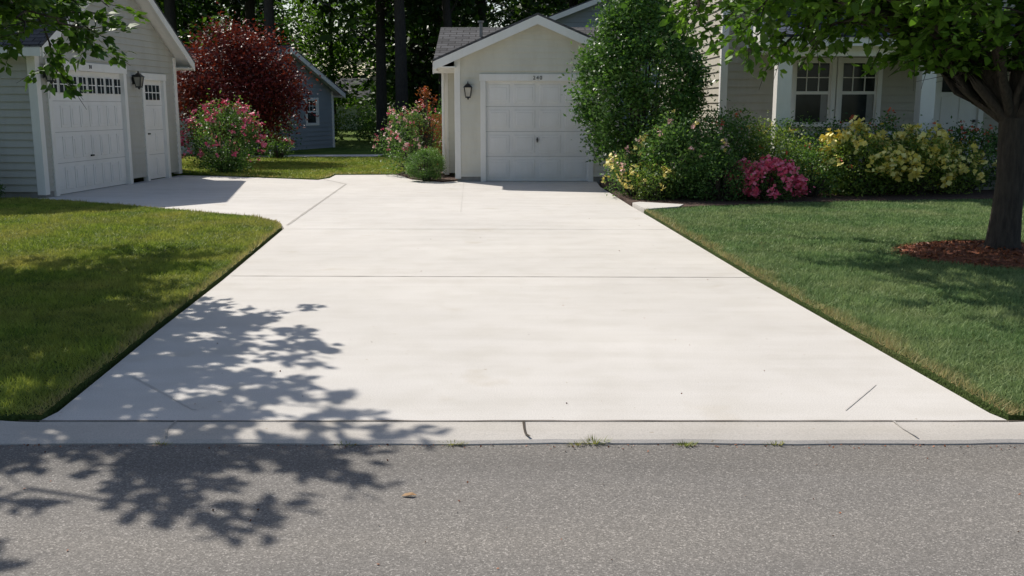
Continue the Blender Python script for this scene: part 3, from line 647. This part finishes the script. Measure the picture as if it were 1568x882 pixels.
bed=[('peony_bush',(2.05,16.6,0),(.42,.45,.95),M_lfG,50,55,.05,[(M_yel,70,.08,6,-.4),(M_pale,20,.07,6,-.2)]),
 ('peony_bush',(2.30,15.9,0),(.38,.4,.55),M_lfY,40,45,.045,[(M_yel,30,.06,6,-.3)]),
 ('garden_shrub',(2.85,16.2,0),(.75,.65,1.25),M_lfG,120,70,.065,[(M_pale,16,.07,6,.1),(M_yel,8,.06,6,.1)]),
 ('garden_shrub',(3.55,16.9,0),(.75,.7,1.35),M_lfS,100,65,.06,[(M_redf,12,.05,5,.3)]),
 ('garden_shrub',(3.35,15.75,0),(.5,.4,.7),M_lfG,60,55,.05,[]),
 ('azalea_bush',(4.12,15.85,0),(.54,.40,.54),M_lfG,130,22,.045,[(M_pink,260,.085,8,-.35)]),
 ('garden_shrub',(4.35,16.9,0),(.75,.6,1.2),M_lfY,90,60,.055,[(M_yel,25,.06,6,0)]),
 ('garden_shrub',(5.0,16.4,0),(.5,.45,.85),M_lfG,60,55,.05,[(M_redf,10,.05,5,.2)]),
 ('rhododendron_bush',(5.85,16.7,0),(.66,.56,1.08),M_lfY,120,50,.06,[(M_yel,95,.12,9,-.25)]),
 ('rhododendron_bush',(6.95,16.9,0),(.70,.56,1.0),M_lfY,120,50,.06,[(M_yel,95,.12,9,-.25)]),
 ('rhododendron_bush',(7.75,17.2,0),(.5,.5,.85),M_lfY,60,50,.06,[(M_yel,40,.10,8,-.2)]),
 ('garden_shrub',(6.4,17.5,0),(.9,.5,1.25),M_lfS,80,55,.06,[(M_redf,25,.06,5,.1)]),
 ('garden_shrub',(5.1,17.6,0),(.9,.5,1.3),M_lfS,80,55,.06,[(M_redf,10,.06,5,.1)]),
 ('garden_shrub',(8.2,17.7,0),(.9,.5,1.15),M_lfS,80,55,.06,[(M_redf,30,.06,5,.1)]),
 ('garden_shrub',(9.8,17.4,0),(.9,.6,.95),M_lfG,80,55,.06,[]),
 ('garden_shrub',(-9.2,15.7,0),(.6,.45,1.0),M_lfS,80,55,.06,[]),
 ('garden_shrub',(-8.55,15.9,0),(.25,.2,.35),M_lfS,30,40,.05,[]),
 ('garden_shrub',(-7.9,31.0,0),(1.2,.9,1.5),M_lfG,60,60,.10,[]),
 ('garden_shrub',(-9.3,43,0),(2.2,1.2,1.5),M_lfY,60,60,.14,[]),
 ('garden_shrub',(-6.3,47,0),(1.8,1.2,1.4),M_lfG,60,60,.14,[]),
 ('garden_shrub',(-6.9,29.3,0),(.4,.35,.6),M_lfG,30,40,.07,[(M_pink,12,.08,5,0)]),
 ('garden_shrub',(-1.3,26.5,0),(.8,.6,2.0),M_lfS,70,60,.08,[])]
for i,(n_,l_,r_,m,nc,nl,sz,fl) in enumerate(bed): shrub(n_,l_,r_,m,nc,nl,sz,fl,seed=40+i)
def ftree(seed,H,R,zc,nc,nl,ls):
    rng=np.random.default_rng(seed); rnd=random.Random(seed)
    V=[];F=[]
    tube(V,F,[Vector((0,0,-.1)),Vector((.1,0,H*.3)),Vector((rnd.gauss(0,.25),.1,H*.6)),Vector((0,0,H*.95))],[.27,.21,.14,.03],9)
    t=rng.uniform(0,1,nc); z=zc+(H-zc)*t; rr=R*np.sqrt(np.clip(np.sin(np.clip(t*.85+.12,0,1)*math.pi),0.05,1))*rng.uniform(.35,1,nc); a=rng.uniform(0,6.283,nc)
    C=np.stack([rr*np.cos(a),rr*np.sin(a),z+rng.normal(0,.2,nc)],1)
    for i in range(0,nc,5):
        c=Vector(C[i]); tube(V,F,[Vector((0,0,max(zc*.6,c.z-1.0))),c*.5+Vector((0,0,c.z*.5-.3)),c],[.06,.035,.01],5)
    P=np.repeat(C,nl,0)+rng.normal(size=(nc*nl,3))*np.array([.55,.55,.30])
    cv=np.repeat(rng.uniform(.0,.9,nc),nl); var=np.clip(cv+rng.normal(0,.15,len(P)),0,1)
    vv,k=leafverts(P,ls,.6,.6,.1,rng)
    return V,F,vv,k,var
protos=[]
fparent=empty('forest')
for i,(H,R,zc) in enumerate(((15,3.0,3.0),(13,2.6,2.2),(17,3.3,4.5),(11,2.4,1.2),(17,2.8,6.5))):
    V,F,vv,k,var=ftree(100+i,H,R,zc,150,28,.40)
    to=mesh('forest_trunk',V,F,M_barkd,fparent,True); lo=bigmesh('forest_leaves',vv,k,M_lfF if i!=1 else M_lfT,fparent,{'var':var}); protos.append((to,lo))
    to.location=lo.location=(-30+i*12,86,0)
rnd=random.Random(3)
def place(i,x,y,s):
    rz=rnd.uniform(0,6.28)
    for p in protos[i]:
        o=bpy.data.objects.new(p.name,p.data); o.location=(x,y,0); o.rotation_euler=(0,0,rz); o.scale=(s,s,s*rnd.uniform(.9,1.1)); link(o,fparent)
for (y,st) in((46,4.6),(54,4.2),(64,4.4),(78,4.6)):
    x=-y*.6
    while x<y*.6:
        xx=x+rnd.uniform(-1.3,1.3); yy=y+rnd.uniform(-2.5,2.5); r=xx/yy
        ok=not(yy<72 and abs(r+.172)<.04)
        if yy<50 and (-.32<r<-.09 or (-.02<r<.16)): ok=False
        if ok: place(rnd.randrange(5),xx,yy,rnd.uniform(.85,1.2))
        x+=st*rnd.uniform(.75,1.25)
place(2,-5.9,45,1.0); place(4,-12.5,48,1.1); place(1,-10.4,58,.75); place(3,-4.9,52,1); place(4,-4.4,40,1.05); place(2,-3.2,47,1)
place(4,-9.8,41,1.0); place(4,-14.8,44,1.1); place(4,-2.6,43,.95)
for i in range(34):
    y=rnd.uniform(58,92); x=rnd.uniform(-.5,.5)*y
    if abs(x/y+.172)<.035 and y<76: continue
    o=bpy.data.objects.new('understorey',protos[3][1].data); o.location=(x,y,-1); o.scale=(1.3,1.3,.5); o.rotation_euler=(0,0,rnd.uniform(0,6)); link(o,fparent)
# ------------------------------------------------------------------ light, world, camera
d=Vector((.62,-.80,-1)).normalized()
sl=bpy.data.lights.new('sun','SUN'); sl.energy=5.0; sl.angle=math.radians(.5); sl.color=(1,.945,.86)
so=bpy.data.objects.new('sun',sl); so.rotation_euler=d.to_track_quat('-Z','Y').to_euler(); so.location=(-20,30,40); link(so)
w=bpy.data.worlds.new('World'); S.world=w; w.use_nodes=True; nt=w.node_tree
sk=nt.nodes.new('ShaderNodeTexSky'); sk.sky_type='NISHITA'; sk.sun_disc=False
sk.sun_elevation=math.asin(-d.z); sk.sun_rotation=math.atan2(-d.x,-d.y); sk.air_density=1.0; sk.dust_density=1.6
nt.links.new(sk.outputs[0],nt.nodes['Background'].inputs[0]); nt.nodes['Background'].inputs[1].default_value=.105
cam=bpy.data.cameras.new('camera'); cam.lens=36*1500/1568; cam.clip_end=1500; cam.clip_start=.05
co=bpy.data.objects.new('camera',cam); co.location=(0,0,1.5); co.rotation_euler=(math.radians(90-10.43),0,0); link(co); S.camera=co
S.view_settings.view_transform='Standard'; S.view_settings.look='None'; S.view_settings.exposure=0; S.view_settings.gamma=1
